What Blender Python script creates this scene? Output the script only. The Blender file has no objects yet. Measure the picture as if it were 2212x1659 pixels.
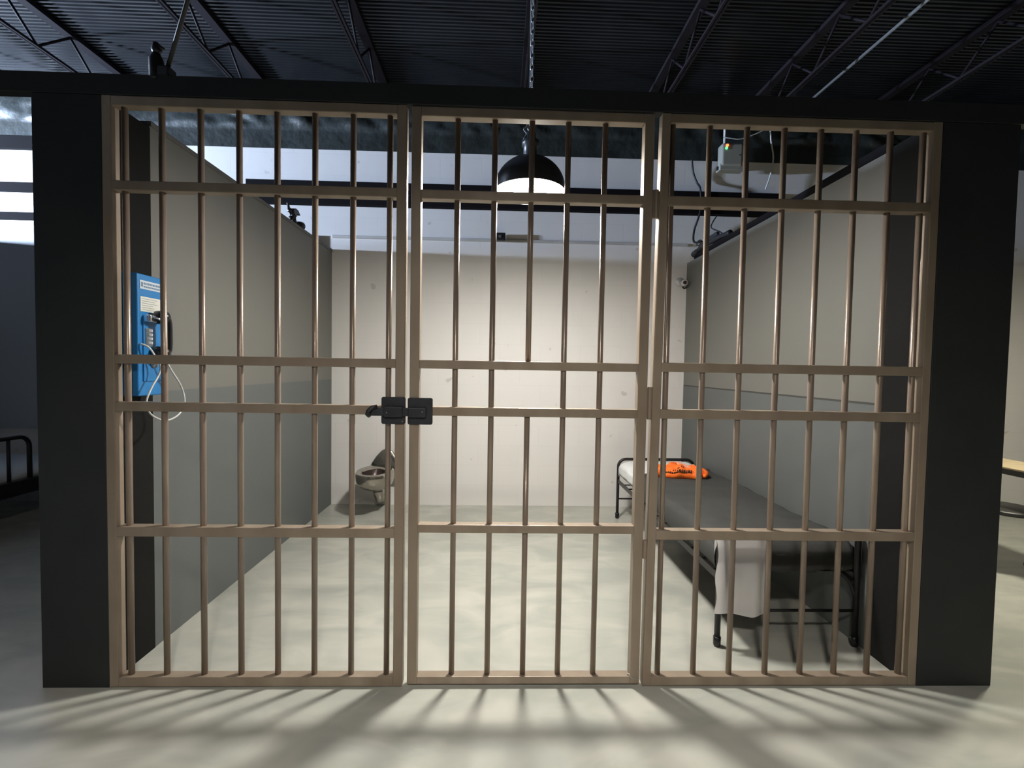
import bpy, bmesh, math, random
from mathutils import Vector, Matrix
random.seed(7)
sc = bpy.context.scene
col = sc.collection
PI = math.pi

# ------------------------------------------------------------------ materials
def mat(name, base, rough=.6, metal=0., spec=.5, noise=None, bump=None, emit=None, coat=0.):
    m = bpy.data.materials.new(name); m.use_nodes = True
    nt = m.node_tree; N = nt.nodes; L = nt.links
    b = N['Principled BSDF']
    b.inputs['Base Color'].default_value = (*base, 1)
    b.inputs['Roughness'].default_value = rough
    b.inputs['Metallic'].default_value = metal
    b.inputs['Specular IOR Level'].default_value = spec
    b.inputs['Coat Weight'].default_value = coat
    tc = N.new('ShaderNodeTexCoord')
    if noise:                                   # (scale, second colour, detail, stretch)
        sc_, c2, det = noise[:3]; st = noise[3] if len(noise) > 3 else (1, 1, 1)
        mp = N.new('ShaderNodeMapping'); mp.inputs['Scale'].default_value = st
        nz = N.new('ShaderNodeTexNoise'); nz.inputs['Scale'].default_value = sc_; nz.inputs['Detail'].default_value = det
        rp = N.new('ShaderNodeValToRGB')
        rp.color_ramp.elements[0].position = .35; rp.color_ramp.elements[1].position = .65
        rp.color_ramp.elements[0].color = (*base, 1); rp.color_ramp.elements[1].color = (*c2, 1)
        L.new(tc.outputs['Object'], mp.inputs[0]); L.new(mp.outputs[0], nz.inputs['Vector'])
        L.new(nz.outputs['Fac'], rp.inputs[0]); L.new(rp.outputs[0], b.inputs['Base Color'])
    if bump:                                    # (scale, strength, distance)
        n2 = N.new('ShaderNodeTexNoise'); n2.inputs['Scale'].default_value = bump[0]; n2.inputs['Detail'].default_value = 4
        bp = N.new('ShaderNodeBump'); bp.inputs['Strength'].default_value = bump[1]; bp.inputs['Distance'].default_value = bump[2]
        L.new(tc.outputs['Object'], n2.inputs['Vector']); L.new(n2.outputs['Fac'], bp.inputs['Height'])
        L.new(bp.outputs[0], b.inputs['Normal'])
    if emit:
        b.inputs['Emission Color'].default_value = (*emit[0], 1); b.inputs['Emission Strength'].default_value = emit[1]
    return m

M = {}
M['black'] = mat('black_wall_paint', (.0155, .0175, .019), .75, noise=(6, (.019, .0205, .0215), 3), bump=(60, .15, .002))
M['jamb'] = mat('black_post_paint', (.0065, .0065, .006), .85, spec=.2)
M['gate'] = mat('brown_bronze_steel', (.33, .265, .20), .40, .15, .45, noise=(9, (.27, .21, .155), 4, (1, 1, .35)), bump=(40, .08, .002))
M['gatebar'] = mat('brown_bronze_bar_steel', (.31, .245, .19), .29, .25, .5, noise=(14, (.25, .19, .15), 4, (1, 1, .3)))
M['weld'] = mat('bare_weld_metal', (.5, .47, .42), .35, .7)
M['lock'] = mat('black_lock_steel', (.028, .031, .036), .5, .2, noise=(30, (.018, .02, .024), 3))
M['blackmetal'] = mat('black_tube_steel', (.018, .017, .017), .4, .2)
M['beam'] = mat('dark_beam_paint', (.009, .008, .009), .9, spec=.08)
M['joist'] = mat('joist_primer', (.014, .011, .014), .7, spec=.2)
M['deck'] = mat('roof_deck_paint', (.012, .0135, .0155), .30, .0, .7, noise=(3, (.008, .009, .011), 4))
M['foil'] = mat('crinkled_foil_facing', (.034, .042, .040), .5, .1, noise=(5, (.018, .022, .019), 5), bump=(5, .6, .03))
M['towel'] = mat('white_towel_cloth', (.93, .90, .90), .9, bump=(300, .2, .001))
_nt = M['towel'].node_tree; _tr = _nt.nodes.new('ShaderNodeBsdfTranslucent'); _tr.inputs[0].default_value = (.97, .94, .93, 1); _mx = _nt.nodes.new('ShaderNodeMixShader'); _mx.inputs[0].default_value = .55
_nt.links.new(_nt.nodes['Principled BSDF'].outputs[0], _mx.inputs[1]); _nt.links.new(_tr.outputs[0], _mx.inputs[2]); _nt.links.new(_mx.outputs[0], _nt.nodes['Material Output'].inputs[0])
M['sheet'] = mat('white_bed_linen', (.74, .76, .76), .85)
M['blanket'] = mat('charcoal_blanket_wool', (.042, .043, .040), .95, bump=(250, .3, .002))
M['mattress'] = mat('grey_mattress_ticking', (.09, .088, .085), .9)
M['orange'] = mat('orange_cotton', (.93, .145, .012), .85, noise=(9, (.98, .19, .02), 3))
M['salmon'] = mat('pale_orange_lining', (.9, .36, .22), .85)
M['ink'] = mat('dark_print_ink', (.05, .02, .01), .8)
M['steel'] = mat('brushed_stainless', (.46, .43, .38), .2, 1., noise=(30, (.38, .355, .31), 3, (1, 1, 6)))
M['shade_steel'] = mat('shade_painted_steel', (.07, .05, .045), .3, .5)  # toilet steel darkened: shade of the bowl and underside put into the colour
M['blue'] = mat('blue_phone_enamel', (.009, .165, .43), .45, .0, coat=.1)
M['chrome'] = mat('chrome', (.85, .87, .93), .25, 1.)
M['plastic'] = mat('black_handset_plastic', (.01, .01, .012), .25)
M['label'] = mat('pale_label', (.52, .58, .62), .6)
M['card'] = mat('cream_card', (.62, .62, .56), .7)
M['bluetext'] = mat('label_print', (.12, .2, .32), .7)
M['keypad'] = mat('keypad_metal', (.2, .25, .28), .35, .6)
M['cable_w'] = mat('white_cable_sheath', (.62, .63, .6), .45)
M['cable_g'] = mat('grey_cable_sheath', (.2, .21, .21), .5)
M['cable_b'] = mat('black_cable_sheath', (.012, .012, .014), .5)
M['galv'] = mat('galvanised_conduit', (.5, .53, .55), .35, .7)
M['lamp_out'] = mat('dark_lamp_enamel', (.02, .022, .025), .35)
M['lamp_in'] = mat('white_reflector_enamel', (.85, .83, .8), .5)
M['boxbeige'] = mat('beige_box_plastic', (.3, .3, .26), .6)
M['camwhite'] = mat('white_camera_plastic', (.6, .6, .6), .4)
M['tan'] = mat('tan_wood_top', (.5, .4, .25), .5, noise=(4, (.42, .33, .2), 4, (1, 8, 1)))
M['stool'] = mat('dark_stool_seat', (.03, .03, .028), .4)
M['ledge'] = mat('white_ledge_paint', (.55, .53, .5), .6, noise=(5, (.46, .45, .42), 4))
M['bulb'] = mat('lit_bulb_glass', (1, 1, 1), .5, emit=((1, .965, .905), 480))
M['bulb2'] = mat('lit_bulb_glass_yellowish', (1, 1, 1), .5, emit=((1, .95, .78), 330))
M['fill_bulb'] = mat('fill_bulb_glass', (1, 1, 1), .5, emit=((1, .94, .87), 460))  # glow of the added fill lamp behind the viewer
M['red_led'] = mat('red_indicator', (.8, .05, .02), .4, emit=((1, .12, .03), 5))
M['green_led'] = mat('green_indicator', (.05, .7, .1), .4, emit=((.1, 1, .25), 2.5))
M['captrim'] = mat('partition_cap_paint', (.13, .128, .118), .7)
M['outer'] = mat('outer_room_paint', (.045, .046, .05), .8)

def floor_mat():
    m = mat('polished_concrete', (.5, .49, .42), .33, 0, .45)
    nt = m.node_tree; N = nt.nodes; L = nt.links; b = N['Principled BSDF']; tc = N['Texture Coordinate']
    mp = N.new('ShaderNodeMapping'); mp.inputs['Scale'].default_value = (.75, 1.5, 1); mp.inputs['Rotation'].default_value = (0, 0, .35)
    n1 = N.new('ShaderNodeTexNoise'); n1.inputs['Scale'].default_value = 3.2; n1.inputs['Detail'].default_value = 3; n1.inputs['Distortion'].default_value = .8
    r1 = N.new('ShaderNodeValToRGB'); e = r1.color_ramp.elements
    e[0].position = .36; e[0].color = (.36, .37, .325, 1); e[1].position = .66; e[1].color = (.485, .48, .42, 1)
    n2 = N.new('ShaderNodeTexNoise'); n2.inputs['Scale'].default_value = 22; n2.inputs['Detail'].default_value = 4
    r2 = N.new('ShaderNodeMapRange'); r2.inputs[3].default_value = .24; r2.inputs[4].default_value = .42
    L.new(tc.outputs['Object'], mp.inputs[0]); L.new(mp.outputs[0], n1.inputs['Vector']); L.new(n1.outputs['Fac'], r1.inputs[0])
    L.new(r1.outputs[0], b.inputs['Base Color']); L.new(tc.outputs['Object'], n2.inputs['Vector'])
    L.new(n2.outputs['Fac'], r2.inputs[0]); L.new(r2.outputs[0], b.inputs['Roughness'])
    return m
M['floor'] = floor_mat()

def block_mat():
    m = mat('painted_block', (.72, .69, .66), .75)
    nt = m.node_tree; N = nt.nodes; L = nt.links; b = N['Principled BSDF']; tc = N['Texture Coordinate']
    sp = N.new('ShaderNodeSeparateXYZ'); cb = N.new('ShaderNodeCombineXYZ')
    L.new(tc.outputs['Object'], sp.inputs[0]); L.new(sp.outputs['X'], cb.inputs['X']); L.new(sp.outputs['Z'], cb.inputs['Y'])
    br = N.new('ShaderNodeTexBrick'); br.inputs['Scale'].default_value = 1
    br.inputs['Brick Width'].default_value = .406; br.inputs['Row Height'].default_value = .2032
    br.inputs['Mortar Size'].default_value = .005; br.inputs['Mortar Smooth'].default_value = .7
    br.inputs['Color1'].default_value = (.78, .755, .725, 1); br.inputs['Color2'].default_value = (.772, .747, .717, 1)
    br.inputs['Mortar'].default_value = (.755, .73, .70, 1)
    nz = N.new('ShaderNodeTexNoise'); nz.inputs['Scale'].default_value = 7; nz.inputs['Detail'].default_value = 7
    nz2 = N.new('ShaderNodeTexNoise'); nz2.inputs['Scale'].default_value = 9; nz2.inputs['Detail'].default_value = 1
    rp = N.new('ShaderNodeValToRGB'); e = rp.color_ramp.elements            # scattered grey scuffs with a shape of their own
    e[0].position = .72; e[0].color = (1, 1, 1, 1); e[1].position = .76; e[1].color = (.8, .79, .77, 1)
    mx = N.new('ShaderNodeMixRGB'); mx.blend_type = 'MULTIPLY'; mx.inputs[0].default_value = 1
    L.new(cb.outputs[0], br.inputs['Vector']); L.new(tc.outputs['Object'], nz.inputs['Vector']); L.new(tc.outputs['Object'], nz2.inputs['Vector'])
    L.new(nz2.outputs['Fac'], rp.inputs[0]); L.new(br.outputs['Color'], mx.inputs[1]); L.new(rp.outputs[0], mx.inputs[2])
    L.new(mx.outputs[0], b.inputs['Base Color'])
    b1 = N.new('ShaderNodeBump'); b1.inputs['Strength'].default_value = .07; b1.inputs['Distance'].default_value = .004; b1.invert = True
    b2 = N.new('ShaderNodeBump'); b2.inputs['Strength'].default_value = .25; b2.inputs['Distance'].default_value = .006
    L.new(br.outputs['Fac'], b1.inputs['Height']); L.new(nz.outputs['Fac'], b2.inputs['Height'])
    L.new(b1.outputs[0], b2.inputs['Normal']); L.new(b2.outputs[0], b.inputs['Normal'])
    return m
M['block'] = block_mat()

def twotone_mat(split):
    m = mat('two_tone_grey_paint_%d' % int(split * 1000), (.25, .25, .23), .62)
    nt = m.node_tree; N = nt.nodes; L = nt.links; b = N['Principled BSDF']; tc = N['Texture Coordinate']
    sp = N.new('ShaderNodeSeparateXYZ'); L.new(tc.outputs['Object'], sp.inputs[0])
    rp = N.new('ShaderNodeValToRGB'); rp.color_ramp.interpolation = 'CONSTANT'; e = rp.color_ramp.elements
    s = split / 3
    e[0].position = 0; e[0].color = (.112, .121, .119, 1)
    e[1].position = s - .0012; e[1].color = (.045, .045, .04, 1)
    n = e.new(s); n.color = (.158, .156, .140, 1)
    dv = N.new('ShaderNodeMath'); dv.operation = 'DIVIDE'; dv.inputs[1].default_value = 3
    L.new(sp.outputs['Z'], dv.inputs[0]); L.new(dv.outputs[0], rp.inputs[0]); L.new(rp.outputs[0], b.inputs['Base Color'])
    return m
M['twoL'] = twotone_mat(1.247); M['twoR'] = twotone_mat(1.243)
M['greywall'] = mat('plain_grey_paint', (.45, .46, .47), .65)

# ------------------------------------------------------------------ mesh helpers
def box(bm, x0, x1, y0, y1, z0, z1):
    vs = [bm.verts.new((x, y, z)) for x in (x0, x1) for y in (y0, y1) for z in (z0, z1)]
    for f in ((0, 1, 3, 2), (4, 6, 7, 5), (0, 4, 5, 1), (2, 3, 7, 6), (0, 2, 6, 4), (1, 5, 7, 3)):
        bm.faces.new([vs[i] for i in f])
    return vs

def tube(bm, pts, r, n=12, cap=True, closed=False):
    pts = [Vector(p) for p in pts]; k = len(pts); rings = []
    up = Vector((0, 0, 1))
    for i, p in enumerate(pts):
        if closed: d = pts[(i + 1) % k] - pts[i - 1]
        else: d = pts[min(i + 1, k - 1)] - pts[max(i - 1, 0)]
        d.normalize()
        a = up if abs(d.dot(up)) < .95 else Vector((0, 1, 0))
        if i and rings: a = prev
        u = (a - d * a.dot(d)).normalized(); w = d.cross(u); prev = u
        rr = r[i] if isinstance(r, (list, tuple)) else r
        rings.append([bm.verts.new(p + (u * math.cos(2 * PI * j / n) + w * math.sin(2 * PI * j / n)) * rr) for j in range(n)])
    m = k if closed else k - 1
    for i in range(m):
        A, B = rings[i], rings[(i + 1) % k]
        for j in range(n): bm.faces.new((A[j], A[(j + 1) % n], B[(j + 1) % n], B[j]))
    if cap and not closed:
        bm.faces.new(rings[0][::-1]); bm.faces.new(rings[-1])

def lathe(bm, prof, n=48, cx=0, cy=0, cz=0, capb=False, capt=False, arc=None):
    rings = []
    for r, z in prof:
        rings.append([bm.verts.new((cx + r * math.cos(2 * PI * j / n), cy + r * math.sin(2 * PI * j / n), cz + z)) for j in range(n)])
    for A, B in zip(rings, rings[1:]):
        for j in range(n): bm.faces.new((A[j], A[(j + 1) % n], B[(j + 1) % n], B[j]))
    if capb: bm.faces.new(rings[0][::-1])
    if capt: bm.faces.new(rings[-1])
    return rings

def loft(bm, rings, cap=True):
    R = [[bm.verts.new(p) for p in ring] for ring in rings]; n = len(R[0])
    for A, B in zip(R, R[1:]):
        for j in range(n): bm.faces.new((A[j], A[(j + 1) % n], B[(j + 1) % n], B[j]))
    if cap: bm.faces.new(R[0][::-1]); bm.faces.new(R[-1])
    return R

def grid(bm, fn, nu, nv, thick=None):
    V = [[bm.verts.new(fn(i / nu, j / nv)) for j in range(nv + 1)] for i in range(nu + 1)]
    for i in range(nu):
        for j in range(nv): bm.faces.new((V[i][j], V[i + 1][j], V[i + 1][j + 1], V[i][j + 1]))
    return V

def obj(name, bm, m, parent=None, loc=None, smooth=False, bevel=0, seg=2, solid=0, subsurf=0):
    bmesh.ops.recalc_face_normals(bm, faces=bm.faces)
    me = bpy.data.meshes.new(name); bm.to_mesh(me); bm.free()
    if smooth:
        for p in me.polygons: p.use_smooth = True
    me.materials.append(m)
    o = bpy.data.objects.new(name, me); col.objects.link(o)
    if parent is not None:
        o.parent = parent
        if loc is None:                                          # part meshes are written in world coordinates
            loc = Vector(); q = parent
            while q is not None: loc -= Vector(q.location); q = q.parent
    if loc is not None: o.location = loc
    if solid:
        s = o.modifiers.new('thickness', 'SOLIDIFY'); s.thickness = solid; s.offset = 0
    if bevel:
        b = o.modifiers.new('bevel', 'BEVEL'); b.width = bevel; b.segments = seg; b.limit_method = 'ANGLE'; b.angle_limit = .7
        if smooth is False:
            for p in me.polygons: p.use_smooth = False
    if subsurf:
        s = o.modifiers.new('sub', 'SUBSURF'); s.levels = subsurf; s.render_levels = subsurf
    return o

def B(name, m, b6, parent=None, bevel=0, **k):
    bm = bmesh.new(); box(bm, *b6); return obj(name, bm, m, parent, bevel=bevel, **k)
def T(name, m, pts, r, parent=None, n=12, **k):
    bm = bmesh.new(); tube(bm, pts, r, n); return obj(name, bm, m, parent, smooth=True, **k)

def tag(o, label, cat, group=None, kind=None):
    o['label'] = label; o['category'] = cat
    if group: o['group'] = group
    if kind: o['kind'] = kind
    return o
def thing(name, label, cat, loc, group=None):
    o = bpy.data.objects.new(name, None); o.empty_display_size = .1; col.objects.link(o); o.location = loc
    return tag(o, label, cat, group)
def struct(name, bm, m, **k):
    o = obj(name, bm, m, **k); o['kind'] = 'structure'; return o
def copy_tree(o, off, parent=None):
    c = o.copy(); col.objects.link(c)
    if parent is not None: c.parent = parent
    else: c.location = Vector(o.location) + Vector(off)
    for ch in list(o.children): copy_tree(ch, off, c)
    return c
def bez(pts, n=10):                                              # smooth curve through points (Catmull-Rom)
    P = [Vector(p) for p in pts]; out = []
    for i in range(len(P) - 1):
        a = P[max(i - 1, 0)]; b = P[i]; c = P[i + 1]; d = P[min(i + 2, len(P) - 1)]
        for k in range(n):
            t = k / n
            out.append(.5 * ((2 * b) + (c - a) * t + (2 * a - 5 * b + 4 * c - d) * t * t + (3 * b - a - 3 * c + d) * t ** 3))
    out.append(P[-1]); return out

# ------------------------------------------------------------------ numbers of the place (metres)
XL, XR, YB = -1.664, 1.870, 2.666          # inside faces of the cell
WT = .12                                    # partition thickness
ZR = 4.02                                   # roof deck

# ------------------------------------------------------------------ setting
bm = bmesh.new(); box(bm, -9.2, 8, -4.8, YB + .2, -.1, 0); struct('floor', bm, M['floor'])
bm = bmesh.new(); box(bm, -9.2, 8, YB, YB + .2, 0, ZR); struct('wall_back', bm, M['block'])
# roof deck: corrugations running left-right
bm = bmesh.new()
pitch = .036; y = -4.8; prof = []
while y < YB + .1:
    for dy, dz in ((0, 0), (.010, 0), (.015, .012), (.026, .012), (.031, 0)): prof.append((y + dy, ZR + dz))
    y += pitch
up = [(bm.verts.new((-9.2, a, b)), bm.verts.new((8, a, b))) for a, b in prof]
for p, q in zip(up, up[1:]): bm.faces.new((p[0], p[1], q[1], q[0]))
top = [bm.verts.new(v) for v in ((-9.2, -4.8, ZR + .08), (8, -4.8, ZR + .08), (8, YB + .15, ZR + .08), (-9.2, YB + .15, ZR + .08))]
bm.faces.new(top)
struct('ceiling', bm, M['deck'])
bm = bmesh.new(); box(bm, -9.3, -9.2, -4.8, YB + .2, 0, ZR + .1); struct('wall_far_left', bm, M['outer'])
bm = bmesh.new(); box(bm, 8, 8.1, -4.8, YB + .2, 0, ZR + .1); struct('wall_far_right', bm, M['outer'])
bm = bmesh.new(); box(bm, -9.3, 8.1, -4.9, -4.8, 0, ZR + .1); struct('wall_rear', bm, M['outer'])
# cell partitions
bm = bmesh.new(); box(bm, XL - WT, XL, .288, YB, 0, 2.507); struct('wall_left', bm, M['twoL'])
bm = bmesh.new(); box(bm, XR, XR + WT, .262, YB, 0, 2.475); struct('wall_right', bm, M['twoR'])
bm = bmesh.new(); box(bm, -7.5, -7.38, .288, YB, 0, 2.507); struct('wall_next_cell_left', bm, M['greywall'])
bm = bmesh.new(); box(bm, 5.6, 5.72, .262, YB, 0, 2.475); struct('wall_next_cell_right', bm, M['greywall'])
bm = bmesh.new(); box(bm, -5.5, -5.38, .288, YB, 0, 2.55); struct('wall_second_cell_left', bm, M['greywall'])
bm = bmesh.new(); box(bm, -5.38, XL - WT, YB - .03, YB, .73, 2.66); struct('wall_next_cell_back', bm, M['greywall'])
# black front wall: pillars, thin header, posts that end the partitions
bm = bmesh.new()
box(bm, -1.925, -1.647, 0, .05, 0, 2.487)
box(bm, 1.896, 2.240, 0, .05, 0, 2.487)
box(bm, -9.2, 8, 0, .045, 2.489, 2.572)
for x in (-5.7, 5.5): box(bm, x, x + .3, 0, .05, 0, 2.489)
bmesh.ops.remove_doubles(bm, verts=bm.verts, dist=1e-5)
struct('wall_front', bm, M['black'], bevel=.002, seg=1)
bm = bmesh.new(); box(bm, -1.90, XL + .002, .0505, .288, 0, 2.497); struct('trim_4', bm, M['jamb'])
bm = bmesh.new(); box(bm, XR - .002, 2.215, .0505, .262, 0, 2.487); struct('trim_5', bm, M['jamb'])
# light cap on the left partition, black cap on the right partition, ledge on the block wall
bm = bmesh.new(); box(bm, XL - WT, XL + .006, .29, YB, 2.507, 2.531); struct('trim_1', bm, M['captrim'])
bm = bmesh.new(); box(bm, XR - .006, XR + WT, .264, YB - .18, 2.475, 2.520); struct('trim_2', bm, M['beam'])
bm = bmesh.new(); box(bm, -1.66, 1.87, YB - .018, YB, 2.640, 2.668); struct('trim_3', bm, M['ledge'], bevel=.004, seg=1)

# ------------------------------------------------------------------ roof steel
def joist(x, label):
    t = thing('roof_joist', label, 'roof joist', (x, -1.5, 3.74), 'bar joists under the roof deck')
    B('top_chord', M['joist'], (x - .035, x + .035, -4.7, YB - .03, ZR - .035, ZR - .002), t)
    bm = bmesh.new()
    for s in (-1, 1): box(bm, x + s * .012 - .008, x + s * .012 + .008, -4.7, YB - .45, 3.725, 3.744)
    obj('bottom_chord', bm, M['joist'], t)
    bm = bmesh.new(); y = YB - .06; pts = [(x, y, ZR - .035)]; k = 0; y = YB - .46
    while y > -4.6: pts.append((x, y, 3.74 if k % 2 == 0 else ZR - .035)); y -= .27; k += 1
    for a, b in zip(pts, pts[1:]): tube(bm, [a, b], .0095, 8)
    obj('web', bm, M['joist'], t, smooth=True)
    return t
jl = {-4.7: 'bar joist over the next cell, farthest left, outside of the two bright ones', -3.49: 'dark steel bar joist at the upper left corner, crossing the lit corrugated deck',
      -2.235: 'dark steel bar joist second from the left, rising behind the clamped fixture on the header', -1.105: 'bar joist third from the left, where the lit deck turns dark',
      .19: 'bar joist just left of the hanging chain', 1.40: 'faint bar joist right of the hanging chain with visible zigzag web',
      2.42: 'bar joist lost in the dark, next to the bright conduit', 3.60: 'bar joist in the dark at the upper right corner'}
for x, l in jl.items(): joist(x, l)
t = tag(T('conduit', M['galv'], [(2.745, -1.4, 3.833), (2.745, YB - .07, 3.833)], .011), 'thin bright metal conduit running under the dark roof at upper right', 'conduit')

# dark beam across the block wall and the pipes left of it
tag(B('steel_beam', M['beam'], (-2.46, 2.75, YB - .07, YB - .002, 2.948, 3.165)), 'long dark steel beam fixed across the white block wall behind the lamp', 'beam')
for z0, z1, l in ((3.40, 3.515, 'topmost of three dark bars on the bright wall seen past the left pillar'), (3.0, 3.082, 'middle one of three dark bars on the bright wall seen past the left pillar'),
                  (2.735, 2.80, 'lowest of three dark bars on the bright wall seen past the left pillar')):
    tag(B('wall_bar', M['beam'], (-7.4, -3.6, YB - .05, YB - .002, z0, z1)), l, 'wall bar', 'dark bars on the wall of the left cell')
# foil insulation above the block wall
bm = bmesh.new()
def foil(u, v):
    x = -9.1 + 17 * u; z = 3.482 + (ZR - 3.49) * v
    amp = max(0, min(1, (z - 3.66) / .05)) * .034
    n = math.sin(x * 6 + 2 * math.sin(z * 9 + x)) * .5 + math.sin(x * 15 + z * 13 + 2 * math.sin(x * 3.1)) * .3 + math.sin(x * 4.3 - z * 19) * .35 + random.uniform(-.09, .09)
    return (x, YB - .022 - abs(n) * amp - (.006 if z > 3.67 else 0), z)
grid(bm, foil, 520, 26)
tag(obj('foil_insulation', bm, M['foil'], smooth=True), 'dull crinkled foil-faced insulation above the white block wall', 'insulation')

# ------------------------------------------------------------------ gate
GD = .045
def prism(bm, bx0, bx1, tx0, tx1, y0, y1, z0, z1):
    vs = [bm.verts.new(p) for p in ((bx0, y0, z0), (bx1, y0, z0), (bx1, y1, z0), (bx0, y1, z0), (tx0, y0, z1), (tx1, y0, z1), (tx1, y1, z1), (tx0, y1, z1))]
    for f in ((0, 3, 2, 1), (4, 5, 6, 7), (0, 1, 5, 4), (1, 2, 6, 5), (2, 3, 7, 6), (3, 0, 4, 7)): bm.faces.new([vs[i] for i in f])

def gate(name, label, cat, xl0, xl1, xr0, xr1, zb, zt, rails, bars, dy=0, lean=(0, 0)):
    t = thing(name, label, cat, ((xl0 + xr1) / 2, dy, 0))
    y0, y1 = dy, dy + GD
    for (a, b, l) in ((xl0, xl1, lean[0]), (xr0, xr1, lean[1])):
        bm = bmesh.new(); prism(bm, a, b, a + l, b + l, y0, y1, zb, zt); obj('stile', bm, M['gate'], t, bevel=.003)
    e = .0005
    for z0, z1 in rails: B('rail', M['gate'], (xl1 - e + lean[0] * (z0 / zt), xr0 + e + lean[1] * (z0 / zt), y0 + .0006, y1 - .0006, z0, z1), t, bevel=.003)
    for x, gap in bars:
        segs = [(rails[0][1] - .003, rails[-1][0] + .003)] if not gap else [(rails[0][1] - .003, gap[0] + .003), (gap[1] - .003, rails[-1][0] + .003)]
        for a, b in segs: T('bar', M['gatebar'], [(x, y0 + .024, a), (x, y0 + .024, b)], .0122, t, n=20)
    return t
sb = [(z0, z1) for z0, z1 in ((.003, .046), (.656, .698), (1.189, 1.228), (1.389, 1.427), (2.105, 2.144), (2.447, 2.486))]
gl = gate('barred_panel', 'fixed barred steel panel on the left, blue phone behind its first bars', 'barred panel', -1.646, -1.608, -.442, -.402, .003, 2.487, sb,
     [(x, None) for x in (-1.570, -1.419, -1.260, -1.102, -.945, -.788, -.629, -.475)])
sd = [(.013, .046), (.681, .717), (1.188, 1.226), (1.389, 1.426), (2.103, 2.141), (2.443, 2.482)]
gd = gate('cell_door', 'barred steel cell door in the middle, one bar cut short at the food slot', 'door', -.381, -.340, .598, .639, .013, 2.482, sd,
     [(-.190, None), (-.033, None), (.124, (1.189, 1.426)), (.279, None), (.437, None)], lean=(0, .003))
sr = [(.003, .044), (.657, .698), (1.189, 1.229), (1.392, 1.432), (2.101, 2.143), (2.447, 2.486)]
gr = gate('barred_panel', 'fixed barred steel panel on the right, in front of the bed', 'barred panel', .654, .691, 1.855, 1.893, .003, 2.487, sr,
     [(x, None) for x in (.727, .888, 1.050, 1.214, 1.374, 1.530, 1.682, 1.828)], lean=(.020, 0))
for z0, z1 in ((.575, .655), (1.185, 1.325), (2.045, 2.165)):
    bm = bmesh.new(); xm = .6465 + .011 * z0 / 2.1; tube(bm, [(xm, .003, z0), (xm, .003, z1)], .0095, 16)
    box(bm, xm - .014, xm + .014, .004, .02, z0 + .003, z1 - .003)
    obj('hinge', bm, M['gate'], gd, smooth=False)
# weld at the lower hinge corner of the door
bm = bmesh.new()
tube(bm, bez([(.588, .012, .049), (.597, .006, .052), (.600, .001, .045), (.611, -.001, .040), (.632, -.001, .036)], 5), .0028, 8)
obj('weld_bead', bm, M['weld'], gd, smooth=True)

# slide bolt lock over the gap
t = thing('slide_bolt', 'black steel slide bolt lock bridging left panel and door', 'lock', (-.39, -.01, 1.155))
def rplate(x0, x1, z0, z1, y0, y1, r):
    bm = bmesh.new(); pts = []
    for cx, cz, a0 in ((x1 - r, z1 - r, 0), (x0 + r, z1 - r, 90), (x0 + r, z0 + r, 180), (x1 - r, z0 + r, 270)):
        for k in range(6): a = math.radians(a0 + 18 * k); pts.append((cx + r * math.cos(a), cz + r * math.sin(a)))
    f = [bm.verts.new((x, y0, z)) for x, z in pts]; g = [bm.verts.new((x, y1, z)) for x, z in pts]
    bm.faces.new(f); bm.faces.new(g[::-1])
    for i in range(len(f)): bm.faces.new((f[i], g[i], g[(i + 1) % len(f)], f[(i + 1) % len(f)]))
    return bm
obj('mounting_plate', rplate(-.497, -.396, 1.151, 1.266, -.007, -.0005, .008), M['lock'], t)
obj('mounting_plate', rplate(-.386, -.281, 1.150, 1.264, -.007, -.0005, .008), M['lock'], t)
B('bolt_cover', M['lock'], (-.484, -.405, -.026, -.007, 1.182, 1.228), t, bevel=.005, seg=3)
B('keeper', M['lock'], (-.383, -.306, -.024, -.007, 1.181, 1.224), t, bevel=.005, seg=3)
B('sliding_bolt', M['lock'], (-.548, -.31, -.019, -.009, 1.186, 1.221), t, bevel=.003)
bm = bmesh.new(); tube(bm, [(-.546, -.016, 1.186), (-.550, -.030, 1.194), (-.545, -.034, 1.208), (-.532, -.026, 1.222), (-.512, -.018, 1.225)], .009, 12)
obj('grip', bm, M['lock'], t, smooth=True)
for x, z in ((-.470, 1.201), (-.408, 1.163), (-.322, 1.206)):
    bm = bmesh.new(); tube(bm, [(x, -.008, z), (x, -.0275 if z > 1.17 else -.009, z)], .0022, 10); obj('rivet', bm, M['weld'], t)

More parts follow.
